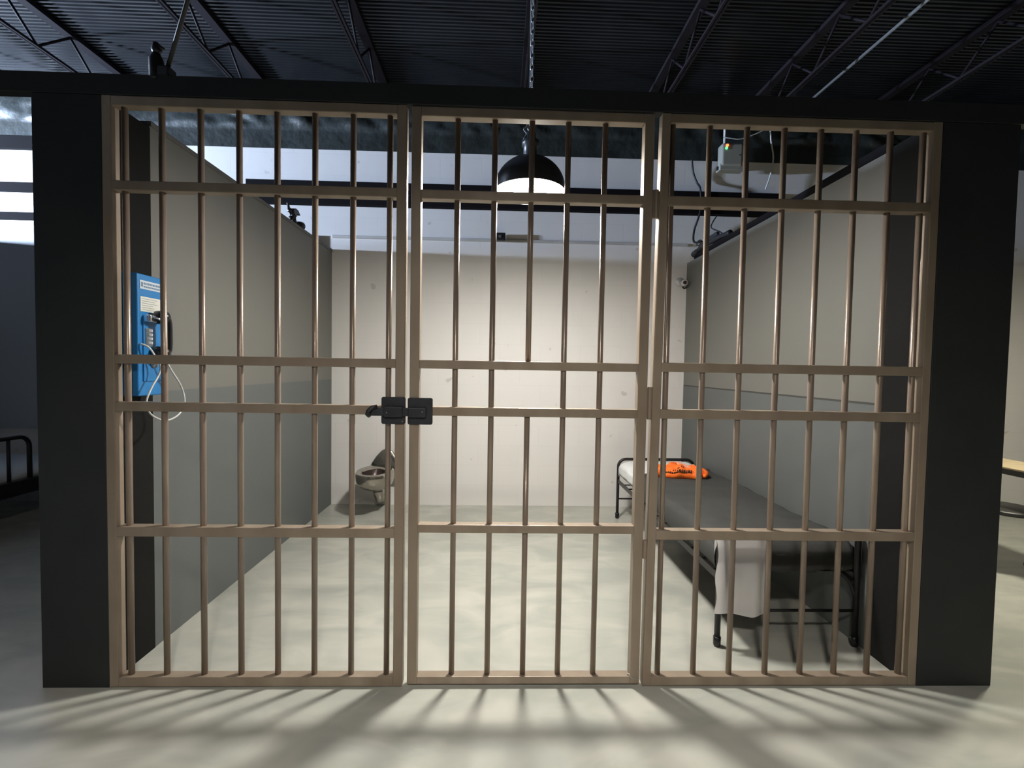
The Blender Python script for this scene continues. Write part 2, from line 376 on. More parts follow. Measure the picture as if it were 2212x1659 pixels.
# ------------------------------------------------------------------ pendant lamps
def dome_lamp(x, y, zr, bulb, label, grp, bz=.018):
    R = .2
    t = thing('pendant_lamp', label, 'lamp', (x, y, zr), grp)
    outer = [(R, 0)] + [(R * math.cos(a), .012 + .185 * math.sin(a)) for a in [PI / 2 * k / 14 for k in range(0, 14)]]
    outer = [q for q in outer if q[0] > .036] + [(.034, .197)]
    bm = bmesh.new(); lathe(bm, [(R + .003, -.002)] + [(a + .003, b) for a, b in outer], 64, x, y, zr)
    o = obj('dome_shade', bm, M['lamp_out'], t, smooth=True)
    bm = bmesh.new(); lathe(bm, [(R + .003, -.002)] + [(a - .001, b - .002) for a, b in outer], 64, x, y, zr)
    obj('reflector', bm, M['lamp_in'], t, smooth=True)
    bm = bmesh.new(); lathe(bm, [(.037, .19), (.04, .21), (.04, .255), (.05, .262), (.05, .285), (.032, .30), (.03, .33), (.012, .345), (.003, .346)], 32, x, y, zr, capb=True, capt=True)
    obj('socket_housing', bm, M['lamp_out'], t, smooth=True)
    bm = bmesh.new(); pr = []
    for k in range(17):
        a = -PI / 2 + PI * k / 16; pr.append((max(.001, .128 * math.cos(a)), bz + .050 * math.sin(a)))
    lathe(bm, pr, 32, x, y, zr)
    obj('bulb', bm, bulb, t, smooth=True)
    bm = bmesh.new(); tube(bm, [(x, y, zr + bz + .045), (x, y, zr + .21)], .018, 16); obj('bulb_socket', bm, M['cable_w'], t, smooth=True)
    bm = bmesh.new(); tube(bm, [Vector((x + .016 * math.cos(a), y, zr + .36 + .016 * math.sin(a))) for a in [2 * PI * k / 16 for k in range(16)]], .0035, 8, closed=True)
    obj('hanging_ring', bm, M['galv'], t, smooth=True)
    return t
LY = .72
l1 = dome_lamp(.158, LY, 2.410, M['bulb'], 'black dome pendant lamp glowing inside the middle cell', 'dome pendant lamps')
l2 = dome_lamp(3.45, LY, 2.418, M['bulb2'], 'black dome pendant lamp in the right-hand cell, outside the frame', 'dome pendant lamps')
fill_lamp = dome_lamp(.05, -2.45, 2.56, M['fill_bulb'], 'unseen dome lamp added behind the viewer to fill the gate front', 'dome pendant lamps', .075)  # added lamp, never in view: fill for the front of the gate
# cord beside the neck of the lamp
bm = bmesh.new(); tube(bm, bez([(.13, LY - .02, 2.68), (.118, LY - .02, 2.70), (.135, LY - .015, 2.73), (.118, LY - .01, 2.76), (.14, LY, 2.80), (.15, LY, 3.0), (.148, LY, 3.4), (.15, LY, 3.99)], 6), .0035, 8)
obj('power_cord', bm, M['cable_g'], l1, smooth=True)

def chain(x, y, z0, z1, label, grp):
    t = thing('hanging_chain', label, 'chain', (x, y, z0), grp)
    n = int((z1 - z0) / .033); proto = None
    for k in range(n):
        if proto is None:
            bm = bmesh.new(); pts = []
            for i in range(20):
                a = 2 * PI * i / 20; pts.append((.0095 * math.cos(a), 0, .0125 * math.sin(a) + (.0085 if math.sin(a) > 0 else -.0085)))
            tube(bm, pts, .0032, 8, closed=True)
            proto = obj('link', bm, M['galv'], t, loc=(0, 0, .018), smooth=True); o = proto
        else:
            o = proto.copy(); col.objects.link(o); o.parent = t; o.location = (0, 0, .018 + k * .033)
        o.rotation_euler = (0, 0, PI / 2 * (k % 2) + .35)
    return t
chain(.160, LY, 2.765, 3.97, 'metal chain of oval links hanging down to the middle lamp', 'lamp chains')

# ------------------------------------------------------------------ cool work light standing on the next cell's partition, aimed at the roof
LX, LYY, LZ = -7.44, 1.05, 2.60
wl = thing('work_light', 'cool white work light standing on the next partition, left of the frame', 'work light', (LX, LYY, 2.507))
B('base', M['blackmetal'], (LX - .05, LX + .05, LYY - .09, LYY + .09, 2.507, 2.52), wl, bevel=.004)
d = Vector((.86, .10, .5)).normalized(); q = d.to_track_quat('Z', 'Y').to_matrix()
def lp(a, b, c): return Vector((LX, LYY, LZ)) + q @ Vector((a, b, c))
bm = bmesh.new(); vs = [bm.verts.new(lp(a, b, c)) for a in (-.17, .17) for b in (-.13, .13) for c in (-.05, -.006)]
for f in ((0, 1, 3, 2), (4, 6, 7, 5), (0, 4, 5, 1), (2, 3, 7, 6), (0, 2, 6, 4), (1, 5, 7, 3)): bm.faces.new([vs[i] for i in f])
obj('housing', bm, M['blackmetal'], wl)
bm = bmesh.new(); bm.faces.new([bm.verts.new(lp(a, b, 0)) for a, b in ((-.15, -.11), (.15, -.11), (.15, .11), (-.15, .11))]); obj('lit_panel', bm, mat('lit_led_panel', (1, 1, 1), .5, emit=((.60, .74, 1), 6400)), wl)

# ------------------------------------------------------------------ bed in the cell
def arc_frame(x0, x1, y, ztop, r, zb=0):
    pts = [(x0, y, zb), (x0, y, ztop - r)]
    for k in range(1, 7): a = PI - PI / 2 * k / 6; pts.append((x0 + r + r * math.cos(a), y, ztop - r + r * math.sin(a)))
    for k in range(0, 7): a = PI / 2 - PI / 2 * k / 6; pts.append((x1 - r + r * math.cos(a), y, ztop - r + r * math.sin(a)))
    pts.append((x1, y, zb)); return pts
BX0, BX1, BY0, BY1 = 1.130, 1.843, .30, 2.30
bed = thing('metal_bed', 'narrow black metal bed along the right wall, grey blanket on it', 'bed', ((BX0 + BX1) / 2, (BY0 + BY1) / 2, 0))
for y, zt, rc in ((BY0, .582, .035), (BY1, .560, .07)):
    e = T('end_frame', M['blackmetal'], arc_frame(BX0, BX1, y, zt, rc), .0135 if y > 1 else .015, bed, n=14)
    bm = bmesh.new(); tube(bm, [(BX0, y, .185), (BX1, y, .185)], .0075, 10); o = obj('crossbar', bm, M['blackmetal'], bed, smooth=True)
    for x in (BX0, BX1):
        bm = bmesh.new(); tube(bm, [(x, y, 0), (x, y, .012), (x, y, .05), (x, y, .052)], [.015, .0185, .0185, .015], 14); obj('foot_cap', bm, M['plastic'], bed, smooth=True)
for x in (BX0, BX1):
    bm = bmesh.new(); box(bm, x - .003, x + .003, BY0, BY1, .335, .372); box(bm, min(x, x + (.03 if x < 1.5 else -.03)), max(x, x + (.03 if x < 1.5 else -.03)), BY0, BY1, .335, .340)
    obj('side_rail', bm, M['blackmetal'], bed)
bm = bmesh.new()
for k in range(13): y = BY0 + .12 + k * .147; box(bm, BX0 + .004, BX1 - .004, y - .01, y + .01, .341, .347)
obj('slats', bm, M['blackmetal'], bed)
for s in (-1, 1):          # curved braces under the foot corners
    x = BX0 if s < 0 else BX1
    bm = bmesh.new(); tube(bm, bez([(x - s * .004, BY0, .26), (x - s * .03, BY0 + .01, .33), (x - s * .07, BY0 + .03, .37), (x - s * .13, BY0 + .06, .395)], 6), .010, 8); obj('corner_brace', bm, M['blackmetal'], bed, smooth=True)

def slab(x0, x1, y0, y1, z0, z1, puff, nx=16, ny=40, wob=.004, rnd=.03, seed=1):
    rnd_ = random.Random(seed); bm = bmesh.new(); ph = [rnd_.uniform(0, 6) for _ in range(6)]
    def pt(u, v, top):
        x = x0 + (x1 - x0) * u; y = y0 + (y1 - y0) * v
        e = min(u * (x1 - x0), (1 - u) * (x1 - x0), v * (y1 - y0), (1 - v) * (y1 - y0))
        k = min(1, e / rnd); k = math.sqrt(max(0, 1 - (1 - k) ** 2))
        h = (z1 - z0) / 2; zc = (z0 + z1) / 2
        w = wob * (math.sin(7 * x + ph[0] + 3 * y) + math.sin(11 * y + ph[1]) + .6 * math.sin(23 * y + 9 * x + ph[2]))
        z = zc + (h * (.45 + .55 * k) + (puff * k + w * k if top else 0)) * (1 if top else -1)
        return (x, y, z)
    top = [[bm.verts.new(pt(i / nx, j / ny, True)) for j in range(ny + 1)] for i in range(nx + 1)]
    bot = [[bm.verts.new(pt(i / nx, j / ny, False)) for j in range(ny + 1)] for i in range(nx + 1)]
    for i in range(nx):
        for j in range(ny):
            bm.faces.new((top[i][j], top[i + 1][j], top[i + 1][j + 1], top[i][j + 1])); bm.faces.new((bot[i][j], bot[i][j + 1], bot[i + 1][j + 1], bot[i + 1][j]))
    rim = [(i, 0) for i in range(nx)] + [(nx, j) for j in range(ny)] + [(i, ny) for i in range(nx, 0, -1)] + [(0, j) for j in range(ny, 0, -1)]
    for a, b in zip(rim, rim[1:] + rim[:1]):
        bm.faces.new((top[a[0]][a[1]], bot[a[0]][a[1]], bot[b[0]][b[1]], top[b[0]][b[1]]))
    return bm
obj('mattress', slab(BX0 + .012, BX1 - .004, BY0 + .02, BY1 - .02, .375, .498, 0, wob=0, seed=2), M['mattress'], bed, smooth=True)
# white sheet and pillow end
bm = bmesh.new()
def sheet(u, v):
    hang = .075; w = BX1 - BX0 - .03; t = u * (hang + w); y = 1.68 + (BY1 - .014 - 1.68) * v
    e = t - hang; x = BX0 - .001 - .003 * math.sin(y * 30) if e < 0 else BX0 - .001 + e
    z = .503 + e if e < 0 else .503 + .012 * math.sin(min(1, e / .03) * PI / 2)
    if e > 0:
        k = max(0, min(1, (y - 1.98) / .10)); m = min(1, e / .10) * min(1, max(0, (w - e) / .08))
        z += .030 * math.sin(k * PI / 2) * math.sin(m * PI / 2) + .003 * math.sin(14 * x + 9 * y) * k
    if v > .96: z -= (v - .96) / .04 * .035
    return (x, y, z)
grid(bm, sheet, 50, 40)
tag(obj('bed_sheet', bm, M['sheet'], smooth=True, solid=.003), 'white sheet drawn over the pillow end of the bed, beside the orange shirt', 'sheet')
# charcoal blanket draped over mattress
bm = bmesh.new()
def blan(u, v):
    # u across: 0 = left hem hanging, 1 = wall side;  v along: 0 = near end, 1 = head end
    y = BY0 + .032 + (1.70 + .30 * max(0, min(1, u * 1.2 - .15)) - BY0 - .032) * v
    hang = .115 + .012 * math.sin(9 * y) ; w = BX1 - BX0 - .004
    s = u * (hang + w)
    if s < hang:
        d = hang - s; x = BX0 + .001 - .010 * math.sin(min(1, d / hang) * PI) - .006; z = .512 - d
    else:
        x = BX0 - .005 + (s - hang); z = .512
    e = s - hang
    if 0 <= e < .03: z = .512 + .020 * math.sin(e / .03 * PI / 2)
    elif e >= .03: z = .532
    z += (.004 * math.sin(6 * y + 3 * x) + .003 * math.sin(14 * x + 5 * y) + .002 * math.sin(31 * y + 9 * x)) if e > 0 else 0
    if v < .08:
        t = v / .08; z -= (.150 * (1 - t) ** 1.8 + .006 * math.sin(x * 40) * (1 - t)) if e > 0 else 0
        y = BY0 + .017 + .088 * t ** 2.4
    if v > .96 and e > 0: z += .016 * math.sin((v - .96) / .04 * PI)
    x = min(x, BX1 - .004)
    return (x, y, z)
grid(bm, blan, 60, 110)
tag(obj('blanket', bm, M['blanket'], smooth=True, solid=.010), 'charcoal blanket covering the bed behind the right panel', 'blanket')

# orange shirt folded across the bed, letters along its front edge
sh = thing('folded_shirt', 'folded bright orange shirt with dark lettering, lying on the grey blanket', 'shirt', (1.47, 1.77, .545))
bm = bmesh.new()
def shirt_pt(u, v, top):
    ang = -.17; L_, W_ = .385, .30
    a = (u - .5) * L_; b = (v - .5) * W_
    b += .018 * math.sin(5 * a * 6) * (1 if v > .5 else .4); a += .012 * math.sin(9 * b * 5)
    if u > .9: b *= .72 + .2 * math.sin(v * 9)
    x = 1.475 + a * math.cos(ang) - b * math.sin(ang); y = 1.765 + a * math.sin(ang) + b * math.cos(ang)
    e = min(u, 1 - u) * L_; f = min(v, 1 - v) * W_
    k = math.sqrt(max(0, 1 - (1 - min(1, min(e, f) / .035)) ** 2))
    z = .5445 + (k * (.058 + .012 * math.sin(12 * u + 2) + .010 * math.sin(17 * v + 9 * u) + .006 * math.sin(31 * u - 7 * v)) if top else 0)
    return (x, y, z)
nu, nv = 44, 26
topv = [[bm.verts.new(shirt_pt(i / nu, j / nv, True)) for j in range(nv + 1)] for i in range(nu + 1)]
for i in range(nu):
    for j in range(nv): bm.faces.new((topv[i][j], topv[i + 1][j], topv[i + 1][j + 1], topv[i][j + 1]))
rim = [topv[i][0] for i in range(nu)] + [topv[nu][j] for j in range(nv)] + [topv[i][nv] for i in range(nu, 0, -1)] + [topv[0][j] for j in range(nv, 0, -1)]
bm.faces.new(rim[::-1])
obj('body', bm, M['orange'], sh, smooth=True)
# sleeve roll and collar fold
bm = bmesh.new(); tube(bm, bez([(1.630, 1.60, .566), (1.668, 1.66, .574), (1.680, 1.75, .578), (1.672, 1.82, .570)], 6), [.012 + .012 * math.sin(PI * k / 18) for k in range(19)], 12); obj('sleeve', bm, M['orange'], sh, smooth=True)
bm = bmesh.new()
def coll(u, v):
    x = 1.50 + .15 * u; y = 1.90 - .10 * v - .02 * u + .012 * math.sin(u * 7)
    return (x, y, .590 + .022 * math.sin(v * PI * .8 + .5) + .012 * math.sin(u * 5 + 1) - (.02 if v == 0 else 0))
grid(bm, coll, 14, 8); obj('lining', bm, M['salmon'], sh, smooth=True, solid=.004)
# lettering, soft dark print (illegible in the photograph)
bm = bmesh.new(); rr = random.Random(3)
for row, (vv, u0, u1, n, hh) in enumerate(((.055, .18, .72, 12, .022), (.16, .32, .56, 3, .012))):
    for k in range(n):
        u = u0 + (u1 - u0) * (k + .5) / n; w = (u1 - u0) / n * .34
        for q in range(2):
            a = Vector(shirt_pt(u + (q - .5) * w * 1.3, vv - hh, True)); b = Vector(shirt_pt(u + (q - .5) * w * (1.3 - 1.6 * (k % 2)), vv + hh * rr.uniform(.7, 1.4), True))
            o = Vector((0, -.002, .003)); tube(bm, [a + o, (a + b) / 2 + o * 1.3, b + o], .0035, 6)
obj('lettering', bm, M['ink'], sh, smooth=True)

# towel over the foot rail
bm = bmesh.new()
ztop, tx0, tx1, yb = .594, 1.110, 1.376, BY0
prof = []                                   # (distance along, y, z) front side down, over the tube, back side down
def towel(u, v):
    x = tx0 + (tx1 - tx0) * u
    total = .410 + .05 + .16; s = v * total
    bot = .018 * max(0, math.sin(u * PI * 1.6 - 1.6)) if True else 0
    if s < .410:
        z = ztop - .410 - bot + (s / .410) * (.410 + bot); yy = yb - .0185 - (1 - s / .410) * (.004 * math.sin(u * 11) + .010) - .003 * math.sin(u * 19 + 1) * (1 - s / .410)
        x += -.012 * (1 - s / .410) * (1 if u < .1 else 0) + .006 * math.sin(z * 30) * (1 if u < .04 else .0)
    elif s < .460:
        a = (s - .410) / .05 * PI; z = ztop - .018 + .018 + .004 * math.sin(a) - .0; z = ztop + .0185 * math.sin(a) - .012 * 0; yy = yb - .0185 * math.cos(a)
        z = ztop - .012 + .016 * math.sin(a) + .012 * (1 - math.sin(a))
    else:
        z = ztop - (s - .460); yy = min(yb + .0185, yb + .0185)
    return (x, yy, z)
def towel2(u, v):                           # hanging flap folded behind the front one, peeking out on the left
    x = tx0 - .012 + .10 * u + .010 * math.sin(v * 9) * (1 - u); z = .22 + (.32) * v - .02 * (1 - u) * (1 - v)
    return (x, yb - .020 + .004 * math.sin(v * 14 + u * 3), z)
grid(bm, towel, 30, 60)
tw = tag(obj('towel', bm, M['towel'], smooth=True), 'white towel hanging over the near end rail of the bed', 'towel')

# ------------------------------------------------------------------ stainless toilet on the back wall
TX = -1.143
to = thing('steel_toilet', 'wall-hung stainless steel toilet on the back wall, left side', 'toilet', (TX, YB - .02, .2))
def egg(z, w, yf, yk, n=40, off=0):
    pts = []
    for k in range(n):
        a = 2 * PI * k / n; c, s = math.cos(a), math.sin(a)
        cy = (yf + yk) / 2; ry = (yk - yf) / 2
        wx = w * (1 if s < 0 else 1 - .12 * s * s)
        pts.append((TX + off + wx * c, cy + ry * s, z))
    return pts
bm = bmesh.new()
loft(bm, [egg(.412, .166, 2.085, 2.60), egg(.400, .170, 2.080, 2.615), egg(.345, .169, 2.085, 2.630), egg(.31, .160, 2.11, 2.64), egg(.275, .138, 2.17, 2.645), egg(.245, .105, 2.25, 2.645), egg(.228, .075, 2.31, 2.60), egg(.22, .05, 2.35, 2.50)], cap=False)
obj('bowl_body', bm, M['steel'], to, smooth=True)
bm = bmesh.new()      # rim and inside
loft(bm, [egg(.412, .166, 2.085, 2.60), egg(.420, .160, 2.095, 2.585), egg(.420, .140, 2.12, 2.53), egg(.414, .112, 2.165, 2.47), egg(.405, .106, 2.175, 2.46)], cap=False)
obj('seat_rim', bm, M['steel'], to, smooth=True)
bm = bmesh.new(); loft(bm, [egg(.405, .106, 2.175, 2.46), egg(.37, .100, 2.19, 2.45), egg(.31, .078, 2.23, 2.41), egg(.275, .055, 2.255, 2.375)], cap=False)
obj('bowl_inside', bm, M['shade_steel'], to, smooth=True)
bm = bmesh.new(); bm.faces.new([bm.verts.new(p) for p in egg(.285, .056, 2.255, 2.375)]); obj('bowl_water', bm, M['shade_steel'], to)
bm = bmesh.new()      # back flange, rising to a rounded point on the wall
pr = [(-.125, .40), (-.128, .43), (-.085, .495), (-.035, .548), (-.005, .562), (.03, .560), (.065, .542), (.115, .485), (.15, .43), (.15, .40), (.14, .25), (-.12, .27)]
front = [bm.verts.new((TX + .02 + x, (2.60 if z < .42 else 2.635) , z)) for x, z in pr]; back = [bm.verts.new((TX + .02 + x * 1.04, YB - .002, z + .004)) for x, z in pr]
bm.faces.new(front); bm.faces.new(back[::-1])
for i in range(len(pr)): bm.faces.new((front[i], back[i], back[(i + 1) % len(pr)], front[(i + 1) % len(pr)]))
obj('back_flange', bm, M['steel'], to, bevel=.006, smooth=True)
bm = bmesh.new(); tube(bm, [(TX + .015, 2.40, .25), (TX + .02, 2.405, .19), (TX + .028, 2.42, .125), (TX + .03, 2.425, .112)], [.058, .052, .042, .036], 24); obj('drain_outlet', bm, M['steel'], to, smooth=True)
bm = bmesh.new(); tube(bm, [(TX + .04, 2.44, .13), (TX + .05, 2.56, .12), (TX + .05, YB - .002, .12)], .024, 14); obj('waste_pipe', bm, M['shade_steel'], to, smooth=True)

# ------------------------------------------------------------------ blue payphone on the left post
PX, PY0, PY1, PZ0, PZ1 = -1.560, .066, .225, 1.247, 1.779
ph = thing('payphone', 'blue wall payphone with black handset behind the left bars', 'phone', (-1.61, .15, PZ0))
bm = bmesh.new(); xw = XL + .004
vs = [(xw, PY0, PZ0), (PX, PY0, PZ0), (PX, PY1, PZ0), (xw, PY1, PZ0), (xw, PY0 , PZ1 + .01), (PX, PY0, PZ1), (PX, PY1, PZ1), (xw, PY1, PZ1 + .01)]
v = [bm.verts.new(p) for p in vs]
for f in ((0, 3, 2, 1), (4, 5, 6, 7), (0, 1, 5, 4), (1, 2, 6, 5), (2, 3, 7, 6), (3, 0, 4, 7)): bm.faces.new([v[i] for i in f])
obj('case', bm, M['blue'], ph, bevel=.006, seg=3)
B('raised_panel', M['blue'], (PX - .001, PX + .006, .092, .205, 1.31, 1.60), ph, bevel=.003)
lb = B('name_label', M['label'], (PX - .001, PX + .0015, .080, .215, 1.715, 1.752), ph)
bm = bmesh.new(); rr = random.Random(9)
box(bm, PX + .0012, PX + .0022, .086, .096, 1.724, 1.744)
y = .101
while y < .205:
    w = rr.uniform(.004, .009); box(bm, PX + .0012, PX + .0022, y, y + w, 1.735, 1.744); y += w + .003
y = .101
while y < .20:
    w = rr.uniform(.006, .012); box(bm, PX + .0012, PX + .0022, y, y + w, 1.722, 1.729); y += w + .003
obj('print', bm, M['bluetext'], lb)
cd = B('instruction_card', M['card'], (PX - .001, PX + .0015, .082, .198, 1.617, 1.682), ph)
bm = bmesh.new()
for k in range(6): box(bm, PX + .0012, PX + .0022, .09, .09 + rr.uniform(.06, .1), 1.672 - k * .0095, 1.6735 - k * .0095)
obj('print', bm, M['keypad'], cd)
bm = bmesh.new(); box(bm, PX, PX + .034, .094, .150, 1.572, 1.604); obj('cradle', bm, M['chrome'], ph, bevel=.005, seg=3)
bm = bmesh.new(); tube(bm, bez([(PX + .035, .112, 1.596), (PX + .05, .112, 1.59), (PX + .055, .13, 1.585), (PX + .05, .16, 1.585)], 5), .005, 10); obj('hook', bm, M['chrome'], ph, smooth=True)
kp = B('keypad', M['keypad'], (PX + .004, PX + .008, .100, .142, 1.465, 1.545), ph)
for r_ in range(4):
    for c_ in range(3): B('key', M['chrome'], (PX + .007, PX + .011, .104 + c_ * .0125, .1135 + c_ * .0125, 1.530 - r_ * .018, 1.541 - r_ * .018), kp)
# handset hanging on the cradle
bm = bmesh.new()
tube(bm, bez([(PX + .060, .155, 1.600), (PX + .062, .165, 1.575), (PX + .062, .168, 1.52), (PX + .062, .165, 1.455), (PX + .054, .155, 1.435)], 8), .0135, 16)
tube(bm, [(PX + .010, .150, 1.597), (PX + .022, .151, 1.597), (PX + .05, .153, 1.598), (PX + .066, .155, 1.600), (PX + .074, .155, 1.601)], [.020, .030, .031, .024, .008], 20)
tube(bm, [(PX + .010, .150, 1.441), (PX + .022, .151, 1.440), (PX + .05, .153, 1.438), (PX + .066, .155, 1.436), (PX + .074, .155, 1.435)], [.020, .029, .030, .022, .008], 20)
obj('handset', bm, M['plastic'], ph, smooth=True)
bm = bmesh.new()
tube(bm, bez([(PX + .006, .075, 1.475), (PX + .03, .085, 1.462), (PX + .04, .105, 1.43), (PX + .05, .128, 1.38), (PX + .05, .118, 1.34), (PX + .045, .078, 1.28), (PX + .04, .058, 1.222), (PX + .04, .083, 1.168), (PX + .05, .155, 1.133),
   (PX + .055, .235, 1.152), (PX + .055, .277, 1.208), (PX + .055, .255, 1.282), (PX + .055, .19, 1.36), (PX + .045, .158, 1.42)], 8), .0038, 8)
obj('cord', bm, M['cable_w'], ph, smooth=True)
bm = bmesh.new(); tube(bm, [(PX, .15, 1.39), (PX + .012, .15, 1.39)], .02, 18); obj('coin_slot', bm, M['keypad'], ph, smooth=True)

# ------------------------------------------------------------------ things high on the walls
eb = thing('control_box', 'beige wall box with red and green indicator lights, upper right', 'control box', (2.21, 2.60, 3.31))
B('housing', M['boxbeige'], (2.105, 2.313, 2.485, 2.588, 3.375, 3.59), eb, bevel=.02, seg=3)
B('lower_cover', M['boxbeige'], (2.097, 2.335, 2.50, 2.588, 3.340, 3.400), eb, bevel=.006)
bm = bmesh.new(); tube(bm, [(2.152, 2.478, 3.564), (2.152, 2.490, 3.564)], .013, 14); obj('red_light', bm, M['red_led'], eb)
bm = bmesh.new(); tube(bm, [(2.145, 2.478, 3.538), (2.145, 2.490, 3.538)], .012, 14); obj('green_light', bm, M['green_led'], eb)
bm = bmesh.new(); tube(bm, [(2.277, 2.474, 3.475), (2.277, 2.490, 3.475)], .010, 12); obj('knob', bm, M['chrome'], eb)
T('conduit_riser', M['cable_w'], [(2.165, 2.57, 3.585), (2.165, 2.57, 3.99)], .012, eb)
B('wall_bracket', M['boxbeige'], (2.15, 2.27, 2.588, 2.664, 3.39, 3.46), eb)
B('cable_gland', M['cable_b'], (2.082, 2.108, 2.53, 2.56, 3.352, 3.385), eb, bevel=.004)
def cable(pts, r, m, label): return tag(T('cable', m, bez(pts, 8), r, n=8), label, 'cable')
cable([(2.14, 2.54, 3.665), (2.20, 2.53, 3.655), (2.30, 2.53, 3.650), (2.42, 2.53, 3.69), (2.56, 2.53, 3.76), (2.72, 2.53, 3.87), (2.85, 2.53, 4.0)], .005, M['cable_w'], 'white cable sagging in an arc above the beige wall box')
cable([(2.58, 2.55, 3.99), (2.60, 2.55, 3.82), (2.62, 2.56, 3.66), (2.655, 2.57, 3.50), (2.645, 2.59, 3.35), (2.60, 2.59, 3.2)], .007, M['cable_w'], 'pale cable dropping down the wall to the right of the beige box')
cable([(1.86, 2.60, 3.475), (1.885, 2.62, 3.36), (1.925, 2.62, 3.26), (1.945, 2.58, 3.18), (1.95, 2.57, 3.0), (1.93, 2.57, 2.90), (1.90, 2.59, 2.78), (1.885, 2.55, 2.66), (1.90, 2.4, 2.62)], .010, M['cable_b'], 'dark cable running down the white wall left of the beige box')
cable([(2.12, 2.58, 2.93), (2.08, 2.59, 2.86), (2.06, 2.56, 2.80), (2.05, 2.35, 2.70), (2.0, 2.2, 2.63), (1.92, 2.1, 2.60)], .006, M['cable_b'], 'thin cable looping from the beam to the right partition top')
cb = thing('cable_bundle', 'black cable bundle and clamp lying on the far end of the right partition', 'cable bundle', (1.90, 2.3, 2.50))
bm = bmesh.new(); tube(bm, bez([(1.86, 2.50, 2.515), (1.875, 2.42, 2.545), (1.865, 2.3, 2.553), (1.89, 2.15, 2.56), (1.88, 2.0, 2.555), (1.895, 1.85, 2.545)], 8), [.024 + .004 * math.sin(k * .5) for k in range(41)], 14); obj('bundle', bm, M['cable_b'], cb, smooth=True)
bm = bmesh.new(); tube(bm, [Vector((1.89, 2.44 + .05 * math.cos(a), 2.62 + .022 * math.sin(a))) for a in [2 * PI * k / 20 for k in range(20)]], .006, 8, closed=True); obj('loop', bm, M['cable_b'], cb, smooth=True)
B('clamp', M['cable_b'], (1.875, 1.91, 2.06, 2.22, 2.56, 2.62), cb, bevel=.012)
jb = thing('junction_box', 'small black box fixed on the ledge of the back wall', 'box', (-.005, YB - .03, 2.64))
B('body', M['blackmetal'], (-.052, .040, YB - .075, YB - .019, 2.638, 2.715), jb, bevel=.008)
B('lens', M['keypad'], (-.026, .000, YB - .079, YB - .074, 2.665, 2.690), jb, bevel=.002)
sc_ = thing('security_camera', 'small white security camera low in the upper right corner of back wall', 'camera', (1.80, YB - .01, 2.27))
bm = bmesh.new(); tube(bm, [(1.80, YB - .001, 2.285), (1.80, YB - .016, 2.285)], .045, 24); obj('base', bm, M['camwhite'], sc_, smooth=True)
bm = bmesh.new(); tube(bm, [(1.80, YB - .015, 2.285), (1.806, YB - .05, 2.275), (1.81, YB - .06, 2.268)], .014, 12); obj('arm', bm, M['camwhite'], sc_, smooth=True)
bm = bmesh.new(); tube(bm, [(1.812, YB - .055, 2.268), (1.80, YB - .13, 2.258), (1.796, YB - .145, 2.256)], [.030, .031, .028], 24); obj('barrel', bm, M['camwhite'], sc_, smooth=True)
bm = bmesh.new(); tube(bm, [(1.796, YB - .144, 2.256), (1.795, YB - .148, 2.2555)], .018, 20); obj('lens', bm, M['ink'], sc_, smooth=True)
bm = bmesh.new(); tube(bm, bez([(1.82, YB - .03, 2.235), (1.84, YB - .02, 2.22), (1.862, YB - .03, 2.232)], 5), .006, 8); obj('lead', bm, M['cable_b'], sc_, smooth=True)

# black clamp fitting on top of the left partition
cf = thing('clamp_light', 'black clamp fitting with small lamp head on top of the left partition', 'clamp', (-1.70, 1.92, 2.53))
CX = -1.70
bm = bmesh.new(); tube(bm, [(CX, 1.915, 2.518), (CX, 1.915, 2.575)], .008, 12); obj('stem', bm, M['blackmetal'], cf, smooth=True)
bm = bmesh.new(); tube(bm, bez([(CX, 1.915, 2.555), (CX, 1.90, 2.585), (CX, 1.895, 2.615), (CX, 1.90, 2.64)], 5), .019, 14); obj('knuckle', bm, M['blackmetal'], cf, smooth=True)
bm = bmesh.new(); tube(bm, [(CX, 1.915, 2.565), (CX, 1.98, 2.563), (CX, 1.985, 2.563), (CX, 2.04, 2.565), (CX, 2.05, 2.565)], [.014, .013, .026, .038, .033], 20); obj('lamp_head', bm, M['blackmetal'], cf, smooth=True)
bm = bmesh.new()
fr = [(1.85, 2.635), (1.865, 2.655), (1.90, 2.668), (1.945, 2.664), (1.985, 2.635), (1.95, 2.637), (1.92, 2.628), (1.91, 2.60), (1.885, 2.605)]
a = [bm.verts.new((CX - .022, y, z)) for y, z in fr]; b = [bm.verts.new((CX + .022, y, z)) for y, z in fr]
bm.faces.new(a); bm.faces.new(b[::-1])
for i in range(len(fr)): bm.faces.new((a[i], b[i], b[(i + 1) % len(fr)], a[(i + 1) % len(fr)]))
obj('hood', bm, M['blackmetal'], cf, bevel=.004)
bm = bmesh.new(); tube(bm, [(CX, 1.865, 2.635), (CX, 1.82, 2.628)], [.010, .019], 14); tube(bm, [(CX, 1.82, 2.63), (CX, 1.795, 2.675), (CX, 1.792, 2.682)], [.011, .008, .005], 10); obj('wing_screw', bm, M['blackmetal'], cf, smooth=True)
bm = bmesh.new(); tube(bm, [(CX, 1.90, 2.58), (CX, 1.855, 2.575), (CX, 1.85, 2.575), (CX, 1.845, 2.575)], [.007, .007, .02, .018], 12); obj('lock_knob', bm, M['blackmetal'], cf, smooth=True)

